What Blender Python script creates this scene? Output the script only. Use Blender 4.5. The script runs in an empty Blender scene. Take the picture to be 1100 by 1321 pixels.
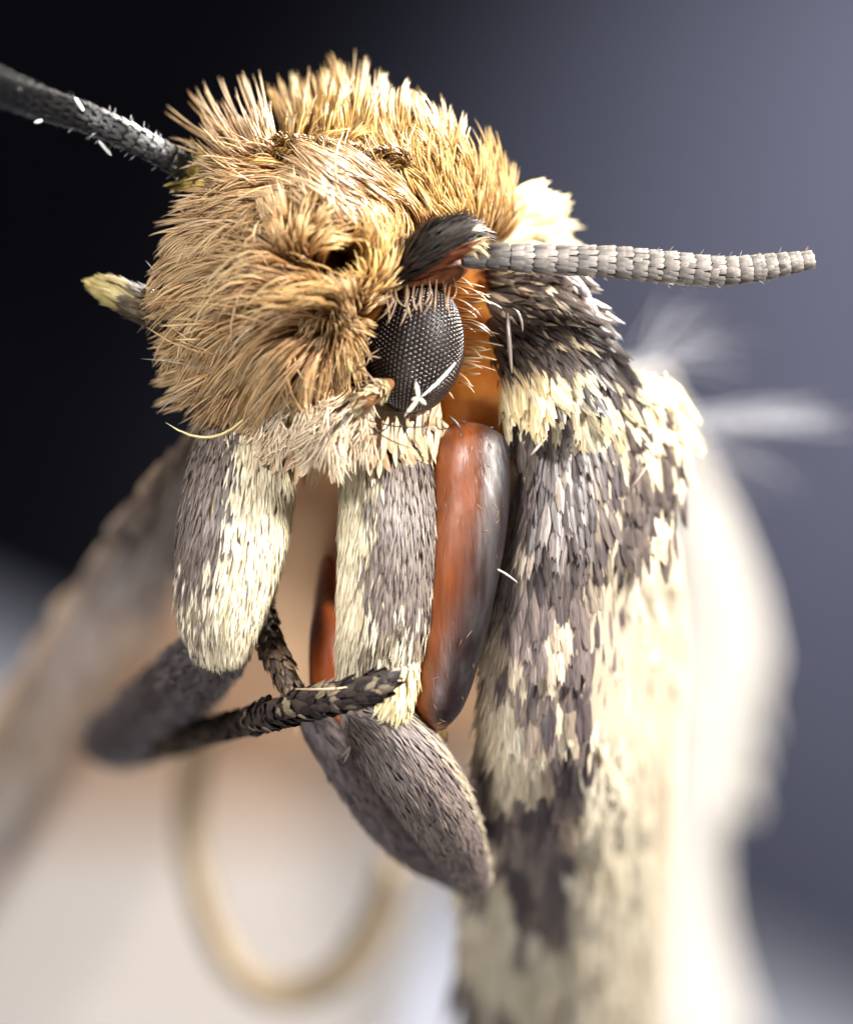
import bpy, math, random
import numpy as np
from mathutils import Matrix, Vector, noise

# 1 Blender unit = 1 millimetre: the moth's head is about 1.6 mm wide
SC = bpy.context.scene
SC.unit_settings.system = 'METRIC'
SC.unit_settings.scale_length = 0.001
SC.unit_settings.length_unit = 'MILLIMETERS'
random.seed(7)
rng = np.random.default_rng(7)
COL = SC.collection

# ------------------------------------------------------------------ camera
CAMD = 40.0
cd = bpy.data.cameras.new('camera')
cam = bpy.data.objects.new('camera', cd)
COL.objects.link(cam)
cam.location = (0, -CAMD, 0)
cam.rotation_euler = (math.radians(90), 0, 0)
cd.sensor_fit = 'VERTICAL'
cd.sensor_height = 36
cd.lens = 36 * CAMD / 5.284
cd.clip_start = 0.5
cd.clip_end = 400
cd.dof.use_dof = True
cd.dof.focus_distance = CAMD + 0.30
APER = 1.05                                   # entrance pupil, mm
cd.dof.aperture_fstop = cd.lens * 1e-3 / APER
SC.camera = cam

# ------------------------------------------------------------------ light
W = bpy.data.worlds.new('World'); SC.world = W; W.use_nodes = True
bg = W.node_tree.nodes['Background']
bg.inputs[0].default_value = (0.55, 0.58, 0.68, 1); bg.inputs[1].default_value = 0.16

def area(name, loc, aim, power, size, col, spread=180):
    l = bpy.data.lights.new(name, 'AREA'); l.energy = power; l.size = size; l.color = col; l.spread = math.radians(spread)
    o = bpy.data.objects.new(name, l); COL.objects.link(o); o.location = loc
    o.rotation_euler = (Vector(aim) - Vector(loc)).to_track_quat('-Z', 'Y').to_euler()
    return o
area('key_lamp', (54, -26, 36), (0.8, 1, 0), 23000, 11, (1.0, 0.965, 0.91), 60)
area('rim_lamp', (26, 44, 46), (0, 1, 0.5), 24000, 12, (1.0, 0.955, 0.88), 70)
area('fill_lamp', (-30, -54, 52), (0, 0, 0), 7600, 22, (1.0, 0.975, 0.95), 44)
area('low_fill_lamp', (-14, -52, -44), (0, 2, -1), 3600, 26, (1.0, 0.975, 0.95), 50)
area('added_paper_fill', (-2, 36, 36), (1, 52, -10), 4600, 10, (0.95, 0.96, 1.0), 70)  # added light that brightens the blurred pale paper
sl = bpy.data.lights.new('backdrop_lamp', 'SPOT'); sl.energy = 300000; sl.spot_size = math.radians(50); sl.spot_blend = 1.0; sl.shadow_soft_size = 2; sl.color = (0.93, 0.95, 1.0)
so = bpy.data.objects.new('backdrop_lamp', sl); COL.objects.link(so); so.location = (18, 60, 16)
so.rotation_euler = (Vector((11.0, 84, 3.0)) - Vector(so.location)).to_track_quat('-Z', 'Y').to_euler()
SC.view_settings.view_transform = 'Standard'
SC.view_settings.look = 'None'
SC.view_settings.exposure = 0.0
SC.view_settings.gamma = 1.0
SC.render.engine = 'CYCLES'
SC.cycles.max_bounces = 6
SC.cycles.use_denoising = True

# ------------------------------------------------------------------ helpers
def lin(r, g=None, b=None):
    if g is None: r, g, b = r
    f = lambda c: (c / 255 / 12.92) if c / 255 <= 0.04045 else ((c / 255 + 0.055) / 1.055) ** 2.4
    return np.array([f(r), f(g), f(b)])

def P(px, py, y):
    """photo pixel + distance behind the focal plane (mm) -> world"""
    px, py, y = np.broadcast_arrays(np.asarray(px, float), np.asarray(py, float), np.asarray(y, float))
    s = (CAMD + y) / CAMD
    return np.stack([(px - 550) / 250 * s, y, (660.5 - py) / 250 * s], -1)

def norm(v):
    return v / np.maximum(np.linalg.norm(v, axis=-1, keepdims=True), 1e-9)

def build(name, verts, faces, mat, parent=None, col=None, uv=None, smooth=True, kind=None, label=None):
    """faces: (F,3) or (F,4) array"""
    verts = np.asarray(verts, np.float32).reshape(-1, 3); faces = np.asarray(faces, np.int32)
    me = bpy.data.meshes.new(name)
    nF, k = faces.shape
    me.vertices.add(len(verts)); me.vertices.foreach_set('co', verts.ravel())
    me.loops.add(nF * k); me.loops.foreach_set('vertex_index', faces.ravel())
    me.polygons.add(nF)
    me.polygons.foreach_set('loop_start', np.arange(0, nF * k, k, dtype=np.int32))
    me.polygons.foreach_set('loop_total', np.full(nF, k, np.int32))
    if smooth: me.polygons.foreach_set('use_smooth', np.ones(nF, bool))
    if uv is not None:
        l = me.uv_layers.new(name='UVMap')
        l.data.foreach_set('uv', np.asarray(uv, np.float32)[faces.ravel()].ravel())
    if col is not None:
        a = me.color_attributes.new('col', 'FLOAT_COLOR', 'POINT')
        c4 = np.concatenate([col, np.ones((len(col), 1))], 1).astype(np.float32)
        a.data.foreach_set('color', c4.ravel())
    me.update(); me.validate()
    if mat: me.materials.append(mat)
    o = bpy.data.objects.new(name, me); COL.objects.link(o)
    if parent is not None: o.parent = parent
    if kind: o['kind'] = kind
    if label: o['label'] = label
    return o

class Acc:
    def __init__(s): s.v = []; s.f = []; s.c = []; s.u = []; s.n = 0
    def add(s, v, f, c=None, u=None):
        v = np.asarray(v).reshape(-1, 3)
        s.v.append(v); s.f.append(np.asarray(f) + s.n)
        s.c.append(np.zeros((len(v), 3)) + (0.5 if c is None else c))
        s.u.append(np.zeros((len(v), 2)) if u is None else u)
        s.n += len(v)
    def build(s, name, mat, parent=None, **k):
        return build(name, np.concatenate(s.v), np.concatenate(s.f), mat, parent,
                     col=np.concatenate(s.c), uv=np.concatenate(s.u), **k)

def interp(x, xs, ys): return np.interp(x, xs, ys)
def vnoise(px, py, s, seed=0):
    px, py = np.broadcast_arrays(np.asarray(px, float), np.asarray(py, float))
    out = np.array([noise.noise(Vector((a / s, b / s, seed * 7.3))) for a, b in zip(px.ravel(), py.ravel())])
    return out.reshape(px.shape)
def inpoly(px, py, poly):
    px = np.asarray(px); py = np.asarray(py); r = np.zeros(px.shape, bool); j = len(poly) - 1
    for i in range(len(poly)):
        xi, yi = poly[i]; xj, yj = poly[j]
        c = ((yi > py) != (yj > py)) & (px < (xj - xi) * (py - yi) / (yj - yi + 1e-9) + xi)
        r ^= c; j = i
    return r

# ------------------------------------------------------------------ materials
def new_mat(name):
    m = bpy.data.materials.new(name); m.use_nodes = True
    nt = m.node_tree; nt.nodes.clear()
    return m, nt, nt.nodes, nt.links
def surf(name, source, rough=0.45, transl=0.3, stri=0.0, spec=0.5, sheen=0.0, freq=9.0, coat=0.0, metal=0.0, tr_boost=1.0):
    """fur / scale / cuticle: colour from the piece itself, fine striation from its UVs"""
    m, nt, N, L = new_mat(name)
    out = N.new('ShaderNodeOutputMaterial'); bs = N.new('ShaderNodeBsdfPrincipled')
    if source == 'attr':
        a = N.new('ShaderNodeAttribute'); a.attribute_name = 'col'; csock = a.outputs['Color']
    else:
        a = N.new('ShaderNodeObjectInfo'); csock = a.outputs['Color']
    bs.inputs['Roughness'].default_value = rough
    bs.inputs['Specular IOR Level'].default_value = spec
    bs.inputs['Coat Weight'].default_value = coat
    bs.inputs['Sheen Weight'].default_value = sheen
    bs.inputs['Metallic'].default_value = metal
    if stri > 0:
        uv = N.new('ShaderNodeUVMap'); uv.uv_map = 'UVMap'
        mp = N.new('ShaderNodeMapping'); mp.inputs['Scale'].default_value = (freq, 0.9, 1)
        L.new(uv.outputs[0], mp.inputs[0])
        nz = N.new('ShaderNodeTexNoise'); nz.inputs['Scale'].default_value = 2.2; nz.inputs['Detail'].default_value = 3
        L.new(mp.outputs[0], nz.inputs[0])
        mr = N.new('ShaderNodeMapRange'); mr.inputs[1].default_value = 0.3; mr.inputs[2].default_value = 0.7
        mr.inputs[3].default_value = 1 - stri; mr.inputs[4].default_value = 1 + stri * 0.7
        L.new(nz.outputs[0], mr.inputs[0])
        mx = N.new('ShaderNodeMix'); mx.data_type = 'RGBA'; mx.blend_type = 'MULTIPLY'; mx.inputs[0].default_value = 1
        L.new(csock, mx.inputs[6]); L.new(mr.outputs[0], mx.inputs[7]); csock = mx.outputs[2]
        bp = N.new('ShaderNodeBump'); bp.inputs['Strength'].default_value = 0.35; bp.inputs['Distance'].default_value = 0.01
        L.new(nz.outputs[0], bp.inputs['Height']); L.new(bp.outputs[0], bs.inputs['Normal'])
    L.new(csock, bs.inputs['Base Color'])
    if transl > 0:
        tr = N.new('ShaderNodeBsdfTranslucent'); L.new(csock, tr.inputs[0])
        ms = N.new('ShaderNodeMixShader'); ms.inputs[0].default_value = transl
        L.new(bs.outputs[0], ms.inputs[1]); L.new(tr.outputs[0], ms.inputs[2]); L.new(ms.outputs[0], out.inputs[0])
    else:
        L.new(bs.outputs[0], out.inputs[0])
    return m
def plain(name, c1, c2=None, scale=3.0, rough=0.6, spec=0.4, coat=0.0, bump=0.0, sss=0.0, stretch=(1, 1, 1), lo=0.35, hi=0.65):
    m, nt, N, L = new_mat(name)
    out = N.new('ShaderNodeOutputMaterial'); bs = N.new('ShaderNodeBsdfPrincipled')
    bs.inputs['Roughness'].default_value = rough; bs.inputs['Specular IOR Level'].default_value = spec
    bs.inputs['Coat Weight'].default_value = coat; bs.inputs['Coat Roughness'].default_value = 0.12
    tc = N.new('ShaderNodeTexCoord'); mp = N.new('ShaderNodeMapping'); mp.inputs['Scale'].default_value = stretch
    L.new(tc.outputs['Object'], mp.inputs[0])
    nz = N.new('ShaderNodeTexNoise'); nz.inputs['Scale'].default_value = scale; nz.inputs['Detail'].default_value = 5
    L.new(mp.outputs[0], nz.inputs[0])
    r = N.new('ShaderNodeValToRGB'); r.color_ramp.elements[0].position = lo; r.color_ramp.elements[1].position = hi
    r.color_ramp.elements[0].color = (*c1, 1); r.color_ramp.elements[1].color = (*(c1 if c2 is None else c2), 1)
    L.new(nz.outputs[0], r.inputs[0]); L.new(r.outputs[0], bs.inputs['Base Color'])
    if bump:
        bp = N.new('ShaderNodeBump'); bp.inputs['Strength'].default_value = bump; bp.inputs['Distance'].default_value = 0.02
        L.new(nz.outputs[0], bp.inputs['Height']); L.new(bp.outputs[0], bs.inputs['Normal'])
    if sss:
        bs.inputs['Subsurface Weight'].default_value = sss
        bs.inputs['Subsurface Radius'].default_value = (0.25, 0.08, 0.03); bs.inputs['Subsurface Scale'].default_value = 0.6
    L.new(bs.outputs[0], out.inputs[0])
    return m

M_fur = surf('golden_fur', 'attr', rough=0.32, transl=0.24, spec=0.6)
M_scale = surf('wing_scale_stuff', 'attr', rough=0.42, transl=0.18, stri=0.6, freq=2.6)
M_scaleobj = surf('wing_scale', 'obj', rough=0.42, transl=0.18, stri=0.6, freq=2.6)
M_fine = surf('leg_scale', 'attr', rough=0.45, transl=0.2, stri=0.25, freq=3)
M_ant = surf('antenna_scale', 'attr', rough=0.36, transl=0.12, stri=0.3, freq=3, spec=0.7)
M_soft = surf('wing_membrane', 'attr', rough=0.6, transl=0.35, spec=0.2)
M_core = plain('dark_amber_skin', lin(88, 52, 18), lin(52, 28, 10), scale=5, rough=0.9, spec=0.05)
M_brown = plain('brown_cuticle', lin(70, 58, 50), lin(44, 36, 33), scale=8, rough=0.5)
M_amberskin = plain('orange_skin', lin(232, 150, 62), lin(196, 108, 34), scale=4.5, rough=0.5, coat=0.1, sss=0.25, bump=0.3)
M_eye = plain('eye_lens', lin(46, 32, 27), lin(24, 17, 16), scale=2.2, rough=0.25, spec=0.5, coat=0.35)
M_eyebase = plain('eye_dark', lin(20, 14, 12), rough=0.5)

# ------------------------------------------------------------------ guide fields
class Field:
    def __init__(s, guides):
        g = np.array([[*a[0], *a[1], *a[2], a[3], a[4]] for a in guides], float)
        s.R = g[:, 0:2]; s.M = g[:, 2:4] - s.R; s.T = g[:, 4:6] - s.R; s.g = g[:, 6]; s.l = g[:, 7]
    def at(s, p, k=3):
        d = ((p[:, None] - s.R[None]) ** 2).sum(-1)
        idx = np.argsort(d, 1)[:, :k]; dd = np.take_along_axis(d, idx, 1)
        w = 1 / (dd + 40) ** 2; w /= w.sum(1, keepdims=True)
        W_ = lambda a: (a[idx] * (w[..., None] if a.ndim > 1 else w)).sum(1)
        return W_(s.M), W_(s.T), W_(s.g), W_(s.l)

def rot2(v, a):
    c, s_ = np.cos(a), np.sin(a)
    return np.stack([v[:, 0] * c - v[:, 1] * s_, v[:, 0] * s_ + v[:, 1] * c], -1)

def hair_mesh(acc, C0, C1, C2, wid, colr, colt, S=7):
    """hairs through three world points each (N,3); wid (N,) half-width mm; tapered, three-sided"""
    N = len(C0); t = np.linspace(0, 1, S)[None, :, None]
    B1 = 2 * C1 - 0.5 * (C0 + C2)
    pts = (1 - t) ** 2 * C0[:, None] + 2 * t * (1 - t) * B1[:, None] + t ** 2 * C2[:, None]
    T = norm(np.gradient(pts, axis=1)); view = np.array([0, 1.0, 0])
    side = norm(np.cross(T, view)); up = norm(np.cross(side, T))
    prof = np.interp(np.linspace(0, 1, S), [0, .25, .6, .85, 1], [.6, .95, 1, .7, .06])[None, :, None] * wid[:, None, None]
    toward = np.where((up[..., 1:2] > 0), -up, up)
    V = np.stack([pts + side * prof, pts - side * prof, pts + toward * prof * 0.75], 2)   # N,S,3,3
    base = (np.arange(N) * S * 3)[:, None, None, None]
    i = np.arange(S - 1)[None, :, None, None] * 3; j = np.arange(3)[None, None, :, None]
    q = np.concatenate([base + i + j, base + i + (j + 1) % 3, base + i + 3 + (j + 1) % 3, base + i + 3 + j], -1).reshape(-1, 4)
    tt = (np.linspace(0, 1, S) ** 1.35)[None, :, None, None]
    c = (colr[:, None, None] * (1 - tt) + colt[:, None, None] * tt) * np.ones((N, S, 3, 1))
    acc.add(V.reshape(-1, 3), q, c.reshape(-1, 3))

def fur(acc, fld, roots, hfun, wpx, clump=9, jit=0.05, lenr=(0.72, 1.08), palette=None, liftk=1.0, pull=0.5, csp=15.0):
    """hairs drawn together into locks: each follows its lock's own direction, length and lift"""
    N = len(roots)
    K = max(8, int(N * 0.06)); ci = rng.choice(N, min(K, N), replace=False); cr_ = roots[ci]; K = len(ci)
    cM, cT, cg, cl = fld.at(cr_)
    ca = rng.normal(0, math.radians(clump), K); cln = rng.uniform(0.82, 1.12, K)
    clift = cl * liftk * rng.uniform(0.3, 1.5, K)
    cb = rng.normal(0, 5, (K, 2))
    cM = rot2(cM, ca * .6) * cln[:, None] + cb * .5; cT = rot2(cT, ca) * cln[:, None] + cb * .3
    d = ((roots[:, None] - cr_[None]) ** 2).sum(-1); k = d.argmin(1)
    M_, T_, g, l = fld.at(roots)
    ln = rng.uniform(*lenr, N)[:, None]
    ang = rng.normal(0, jit, N)
    own1 = roots + rot2(M_, ca[k] * .6 + ang * .5) * cln[k][:, None] * ln; own2 = roots + rot2(T_, ca[k] + ang) * cln[k][:, None] * ln
    lock1 = cr_[k] + cM[k] * ln; lock2 = cr_[k] + cT[k] * ln
    pl_ = rng.uniform(pull * .5, min(1, pull * 1.4), N)[:, None]
    p1 = own1 * (1 - pl_ * .45) + lock1 * pl_ * .45; p2 = own2 * (1 - pl_) + lock2 * pl_
    lift = clift[k] * .75 + l * liftk * rng.uniform(0, 1.0, N)
    C0 = P(roots[:, 0], roots[:, 1], hfun(roots[:, 0], roots[:, 1]) + 0.03)
    C1 = P(p1[:, 0], p1[:, 1], hfun(p1[:, 0], p1[:, 1]) - lift * 0.9)
    C2 = P(p2[:, 0], p2[:, 1], hfun(p2[:, 0], p2[:, 1]) - lift * 0.75)
    wid = wpx / 250 * rng.uniform(0.55, 1.45, N)
    r = np.clip(rng.uniform(0, 1, N) * .75 + rng.uniform(0, 1, K)[k] * .25, 0, 1)
    cr, ct = palette(g, r, p2)
    hair_mesh(acc, C0, C1, C2, wid, cr, ct)

# ------------------------------------------------------------------ scales
def scale_variant(k, rs, R=5, rounded=0.25, base=0.4, tooth=1.0):
    cols = 2 * k + 1; us = np.linspace(-1, 1, cols); vs = np.linspace(0, 1, R)
    V = []; U = []
    teeth = np.array([(0.0 if i % 2 == 0 else 1.0) for i in range(cols)]) * rs.uniform(.08, .26, cols) * tooth
    teeth += rs.normal(0, .02, cols)
    for r, v in enumerate(vs):
        w = 0.5 * (base + (1 - base) * math.sin(min(1, v / .62) * math.pi / 2)) * (1 - 0.12 * max(0, v - .6) / .4)
        for c, u in enumerate(us):
            y = v * (1 - rounded * u * u * v) + (teeth[c] * (1 if v == 1 else (.25 if r == R - 2 else 0)))
            V.append((u * w, y, -0.16 * u * u + 0.06 * math.sin(v * 3.1))); U.append(((u + 1) / 2, v))
    F = [(r * cols + c, r * cols + c + 1, (r + 1) * cols + c + 1, (r + 1) * cols + c) for r in range(R - 1) for c in range(cols - 1)]
    return np.array(V, float), np.array(F), np.array(U)
rs = np.random.default_rng(3)
WIDE = [scale_variant(rs.integers(2, 4), rs) for _ in range(7)]
SPAT = [scale_variant(3, rs, rounded=.5, base=.3) for _ in range(3)]
FINE = [scale_variant(1, rs, R=4, rounded=.35, base=.5) for _ in range(4)]
OFFS = {}
def variant_mesh(variants, i, mat):
    key = (id(variants), i)
    if key not in OFFS:
        V, F, U = variants[i]
        o = build('scale', V, F, mat, uv=U); OFFS[key] = o.data
        bpy.data.objects.remove(o)
    return OFFS[key]

def frames(pos, d, nrm):
    """columns: width dir, length dir, normal"""
    d = norm(d); x = norm(np.cross(d, nrm)); z = np.cross(x, d)
    return x, d, z

def place_scales(acc, pos, d, nrm, Ls, Ws, colr, variants, colt=None):
    X, Y, Z = frames(pos, d, nrm); vi = rng.integers(0, len(variants), len(pos))
    for k in range(len(variants)):
        m = vi == k
        if not m.any(): continue
        V, F, U = variants[k]; n = m.sum()
        w = (X[m][:, None] * (V[None, :, 0:1] * Ws[m][:, None, None]) + Y[m][:, None] * (V[None, :, 1:2] * Ls[m][:, None, None])
             + Z[m][:, None] * (V[None, :, 2:3] * Ws[m][:, None, None]) + pos[m][:, None])
        f = (F[None] + (np.arange(n) * len(V))[:, None, None]).reshape(-1, 4)
        c = np.repeat(colr[m][:, None], len(V), 1)
        if colt is not None:
            tt = np.clip(V[None, :, 1:2], 0, 1) ** 1.5
            c = c * (1 - tt) + colt[m][:, None] * tt
        acc.add(w.reshape(-1, 3), f, c.reshape(-1, 3), np.tile(U, (n, 1)))

def place_scale_objects(parent, pos, d, nrm, Ls, Ws, colr, variants):
    X, Y, Z = frames(pos, d, nrm)
    for i in range(len(pos)):
        me = variant_mesh(variants, int(rng.integers(0, len(variants))), M_scaleobj)
        o = bpy.data.objects.new('scale', me); COL.objects.link(o); o.parent = parent
        m = Matrix.Identity(4)
        for r in range(3):
            m[r][0] = X[i][r] * Ws[i]; m[r][1] = Y[i][r] * Ls[i]; m[r][2] = Z[i][r] * Ws[i]; m[r][3] = pos[i][r]
        o.matrix_local = m; o.color = (*(colr[i] * .62), 1)

def poisson(poly, r, tries=9000, jitter=True):
    poly_ = np.array(poly); lo = poly_.min(0); hi = poly_.max(0)
    cell = {}; out = []
    cand = rng.uniform(lo, hi, (tries, 2)); ok = inpoly(cand[:, 0], cand[:, 1], poly)
    for p in cand[ok]:
        k = (int(p[0] // r), int(p[1] // r)); bad = False
        for a in (-1, 0, 1):
            for b in (-1, 0, 1):
                for q in cell.get((k[0] + a, k[1] + b), ()):
                    if (q[0] - p[0]) ** 2 + (q[1] - p[1]) ** 2 < r * r: bad = True
        if not bad: cell.setdefault(k, []).append(p); out.append(p)
    return np.array(out)

def surf_frame(px, py, hfun, e=3.0):
    """world position and camera-side normal of a height surface"""
    p = P(px, py, hfun(px, py))
    a = P(px + e, py, hfun(px + e, py)) - P(px - e, py, hfun(px - e, py))
    b = P(px, py + e, hfun(px, py + e)) - P(px, py - e, hfun(px, py - e))
    n = norm(np.cross(a, b)); n = np.where(n[:, 1:2] > 0, -n, n)
    return p, n

def scale_field(name, parent, pts, fld, hfun, Lpx, Wpx, colfn, variants, n_obj=0, lift=0.16, acc=None, jit=.12, off=0.0, mat=None, rank=None):
    M_, T_, g, l = fld.at(pts)
    p, n = surf_frame(pts[:, 0], pts[:, 1], hfun)
    T2 = rot2(T_, rng.normal(0, jit, len(pts)))
    L_ = Lpx * rng.uniform(.8, 1.2, len(pts)); W_ = Wpx * rng.uniform(.75, 1.25, len(pts))
    u = T2 / np.linalg.norm(T2, axis=1, keepdims=True)
    q = pts + u * 12
    d = P(q[:, 0], q[:, 1], hfun(q[:, 0], q[:, 1])) - p
    fs = np.clip(np.linalg.norm(d, axis=1) / (12 / 250), 1, 9)
    d = norm(d) + n * (lift + rng.normal(0, .05, len(pts)))[:, None]
    p = p + n * (off + rng.uniform(0, 0.012, len(pts)))[:, None]
    c = colfn(pts[:, 0] + u[:, 0] * Lpx * .6, pts[:, 1] + u[:, 1] * Lpx * .6, rng.uniform(0, 1, len(pts)), g)
    n = norm(n + rng.normal(0, .10, n.shape))
    Lw, Ww = L_ / 250 * fs, W_ / 250 * np.sqrt(np.clip(fs, 1, 3))
    order = np.arange(len(pts)) if rank is None else np.argsort(rank(pts))
    so = order[:n_obj]; st = order[n_obj:]
    if len(so): place_scale_objects(parent, p[so], d[so], n[so], Lw[so], Ww[so], c[so], variants)
    if len(st):
        a = Acc() if acc is None else acc
        place_scales(a, p[st], d[st], n[st], Lw[st], Ww[st], c[st], variants)
        if acc is None: a.build(name, mat or M_scale, parent, kind='stuff')

# ------------------------------------------------------------------ limbs
def catmull(pts, n):
    pts = np.asarray(pts, float); k = len(pts)
    e = np.concatenate([[2 * pts[0] - pts[1]], pts, [2 * pts[-1] - pts[-2]]])
    ts = np.linspace(0, k - 1, n); i = np.minimum(ts.astype(int), k - 2); f = (ts - i)[:, None]
    a, b, c, d = e[i], e[i + 1], e[i + 2], e[i + 3]
    return .5 * (2 * b + (c - a) * f + (2 * a - 5 * b + 4 * c - d) * f ** 2 + (3 * b - a - 3 * c + d) * f ** 3)

class Tube:
    """limb: path of (px,py,depth), half-width (px) and half-depth (mm) at each path point"""
    def __init__(s, path, hw, hd, n=40, ring=20, flat=0.0):
        path = np.asarray(path, float)
        q = catmull(np.concatenate([path, np.asarray(hw, float)[:, None], np.asarray(hd, float)[:, None]], 1), n)
        s.c = P(q[:, 0], q[:, 1], q[:, 2]); s.rw = np.maximum(q[:, 3], .3) / 250 * (CAMD + q[:, 2]) / CAMD; s.rd = np.maximum(q[:, 4], .002)
        s.px = q[:, :2]
        s.T = norm(np.gradient(s.c, axis=0)); s.side = norm(np.cross(s.T, np.array([0, 1., 0]))); s.up = norm(np.cross(s.side, s.T))
        s.up = np.where(s.up[:, 1:2] > 0, -s.up, s.up)      # towards the camera
        s.n, s.ring = n, ring
    def point(s, t, a):
        i = np.clip(t * (s.n - 1), 0, s.n - 1.001); k = i.astype(int); f = (i - k)[:, None]
        L = lambda A: A[k] * (1 - f) + A[k + 1] * f
        rw = L(s.rw[:, None]); rd = L(s.rd[:, None]); ca = np.cos(a)[:, None]; sa = np.sin(a)[:, None]
        p = L(s.c) + L(s.up) * ca * rd + L(s.side) * sa * rw
        nn = norm(L(s.up) * ca / rd + L(s.side) * sa / rw)
        # true surface tangent along the limb
        i2 = np.clip((t + .02) * (s.n - 1), 0, s.n - 1.001); k2 = i2.astype(int); f2 = (i2 - k2)[:, None]
        L2 = lambda A: A[k2] * (1 - f2) + A[k2 + 1] * f2
        p2 = L2(s.c) + L2(s.up) * ca * L2(s.rd[:, None]) + L2(s.side) * sa * L2(s.rw[:, None])
        d = p2 - p; bad = np.linalg.norm(d, axis=1) < 1e-5; d[bad] = L(s.T)[bad]
        return p, nn, norm(d)
    def mesh(s, acc, shrink=1.0, col=None):
        a = np.linspace(0, 2 * math.pi, s.ring, endpoint=False)
        V = (s.c[:, None] + s.up[:, None] * np.cos(a)[None, :, None] * (s.rd * shrink)[:, None, None]
             + s.side[:, None] * np.sin(a)[None, :, None] * (s.rw * shrink)[:, None, None]).reshape(-1, 3)
        i = np.arange(s.n - 1)[:, None]; j = np.arange(s.ring)[None]
        F = np.stack([i * s.ring + j, i * s.ring + (j + 1) % s.ring, (i + 1) * s.ring + (j + 1) % s.ring, (i + 1) * s.ring + j], -1).reshape(-1, 4)
        n0 = len(V); V = np.concatenate([V, s.c[:1], s.c[-1:]])
        jj = np.arange(s.ring)
        e0 = np.stack([np.full(s.ring, n0), (jj + 1) % s.ring, jj, jj], -1)
        e0[:, 3] = e0[:, 2]
        # caps as thin quads made from triangles
        cap = []
        b = (s.n - 1) * s.ring
        for k in range(0, s.ring, 2):
            cap.append((n0, (k + 2) % s.ring, (k + 1) % s.ring, k))
            cap.append((n0 + 1, b + k, b + (k + 1) % s.ring, b + (k + 2) % s.ring))
        F = np.concatenate([F, np.array(cap)])
        uv = None
        acc.add(V, F, col)
        return acc
    def obj(s, name, mat, parent, shrink=1.0, col=None, **k):
        a = Acc(); s.mesh(a, shrink, col); return a.build(name, mat, parent, **k)
    def scales(s, acc, n, Lpx, Wpx, colfn, variants=FINE, amax=2.1, lift=.12, jit=.10, t0=0.0, t1=1.0, grow=.004):
        t = rng.uniform(t0, t1, n); a = rng.uniform(-amax, amax, n)
        p, nn, d = s.point(t, a)
        sd = norm(np.cross(nn, d))
        d = d + sd * rng.normal(0, jit, n)[:, None] + nn * (lift + rng.normal(0, .05, n))[:, None]
        c = colfn(t, a, rng.uniform(0, 1, n))
        L_ = Lpx / 250 * rng.uniform(.7, 1.25, n); W_ = Wpx / 250 * rng.uniform(.7, 1.3, n)
        place_scales(acc, p + nn * rng.uniform(0, grow, n)[:, None], d, norm(nn + rng.normal(0, .12, nn.shape)), L_, W_, c, variants)

def ellipsoid(name, px, py, y, rx, rz, ry, mat, parent, rot=0.0, nu=40, nv=28, wob=0.0):
    """rx, rz in px, ry in mm; rot = roll in the picture plane"""
    u = np.linspace(0, 2 * math.pi, nu, endpoint=False); v = np.linspace(0.02, math.pi - .02, nv)
    vv, uu = np.meshgrid(v, u, indexing='ij')
    a = np.sin(vv) * np.cos(uu); b = np.cos(vv); c = np.sin(vv) * np.sin(uu)
    s = (CAMD + y) / CAMD / 250
    X = a * rx * s; Z = b * rz * s; Y = c * ry
    cr, sr = math.cos(rot), math.sin(rot)
    X, Z = X * cr - Z * sr, X * sr + Z * cr
    o = P(px, py, y)
    V = np.stack([X + o[0], Y + o[1], Z + o[2]], -1).reshape(-1, 3)
    i = np.arange(nv - 1)[:, None]; j = np.arange(nu)[None]
    F = np.stack([i * nu + j, i * nu + (j + 1) % nu, (i + 1) * nu + (j + 1) % nu, (i + 1) * nu + j], -1).reshape(-1, 4)
    return build(name, V, F, mat, parent)

def sheet(name, xs_of, ys, hfun, colfn, mat, parent, nu=40, thick=0.03, **k):
    """a curved wing membrane: for each photo row the left and right limit"""
    ys = np.asarray(ys, float); V = []; C = []
    for py in ys:
        x0, x1 = xs_of(py); px = np.linspace(x0, x1, nu); pyv = np.full(nu, py)
        V.append(P(px, pyv, hfun(px, pyv))); C.append(colfn(px, pyv))
    n = len(ys); V = np.array(V).reshape(-1, 3); C = np.array(C).reshape(-1, 3)
    i = np.arange(n - 1)[:, None]; j = np.arange(nu - 1)[None]
    F = np.stack([i * nu + j, i * nu + j + 1, (i + 1) * nu + j + 1, (i + 1) * nu + j], -1).reshape(-1, 4)
    o = build(name, V, F, mat, parent, col=C, **k)
    md = o.modifiers.new('thickness', 'SOLIDIFY'); md.thickness = thick; md.offset = 1 if False else -1
    return o

# ================================================================== the setting
def quad(name, pts, mat, label, div=24):
    a, b, c, d = [np.array(p) for p in pts]; s = np.linspace(0, 1, div)
    u, v = np.meshgrid(s, s); u = u[..., None]; v = v[..., None]
    V = ((1 - u) * (1 - v) * a + u * (1 - v) * b + u * v * c + (1 - u) * v * d).reshape(-1, 3)
    i = np.arange(div - 1)[:, None]; j = np.arange(div - 1)[None]
    F = np.stack([i * div + j, i * div + j + 1, (i + 1) * div + j + 1, (i + 1) * div + j], -1).reshape(-1, 4)
    o = build(name, V, F, mat); o['kind'] = 'structure'; o['label'] = label
    return o
M_back = plain('blue_grey_card', lin(42, 42, 50), lin(38, 38, 46), scale=.12, rough=.85, spec=.1)
M_paper = plain('pale_paper', lin(180, 180, 186), lin(168, 168, 176), scale=.2, rough=.85, spec=.1)
quad('backdrop', [(-40, 84, -40), (40, 84, -40), (40, 84, 40), (-40, 84, 40)], M_back, 'blurred dark blue grey card behind the moth')
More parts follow.
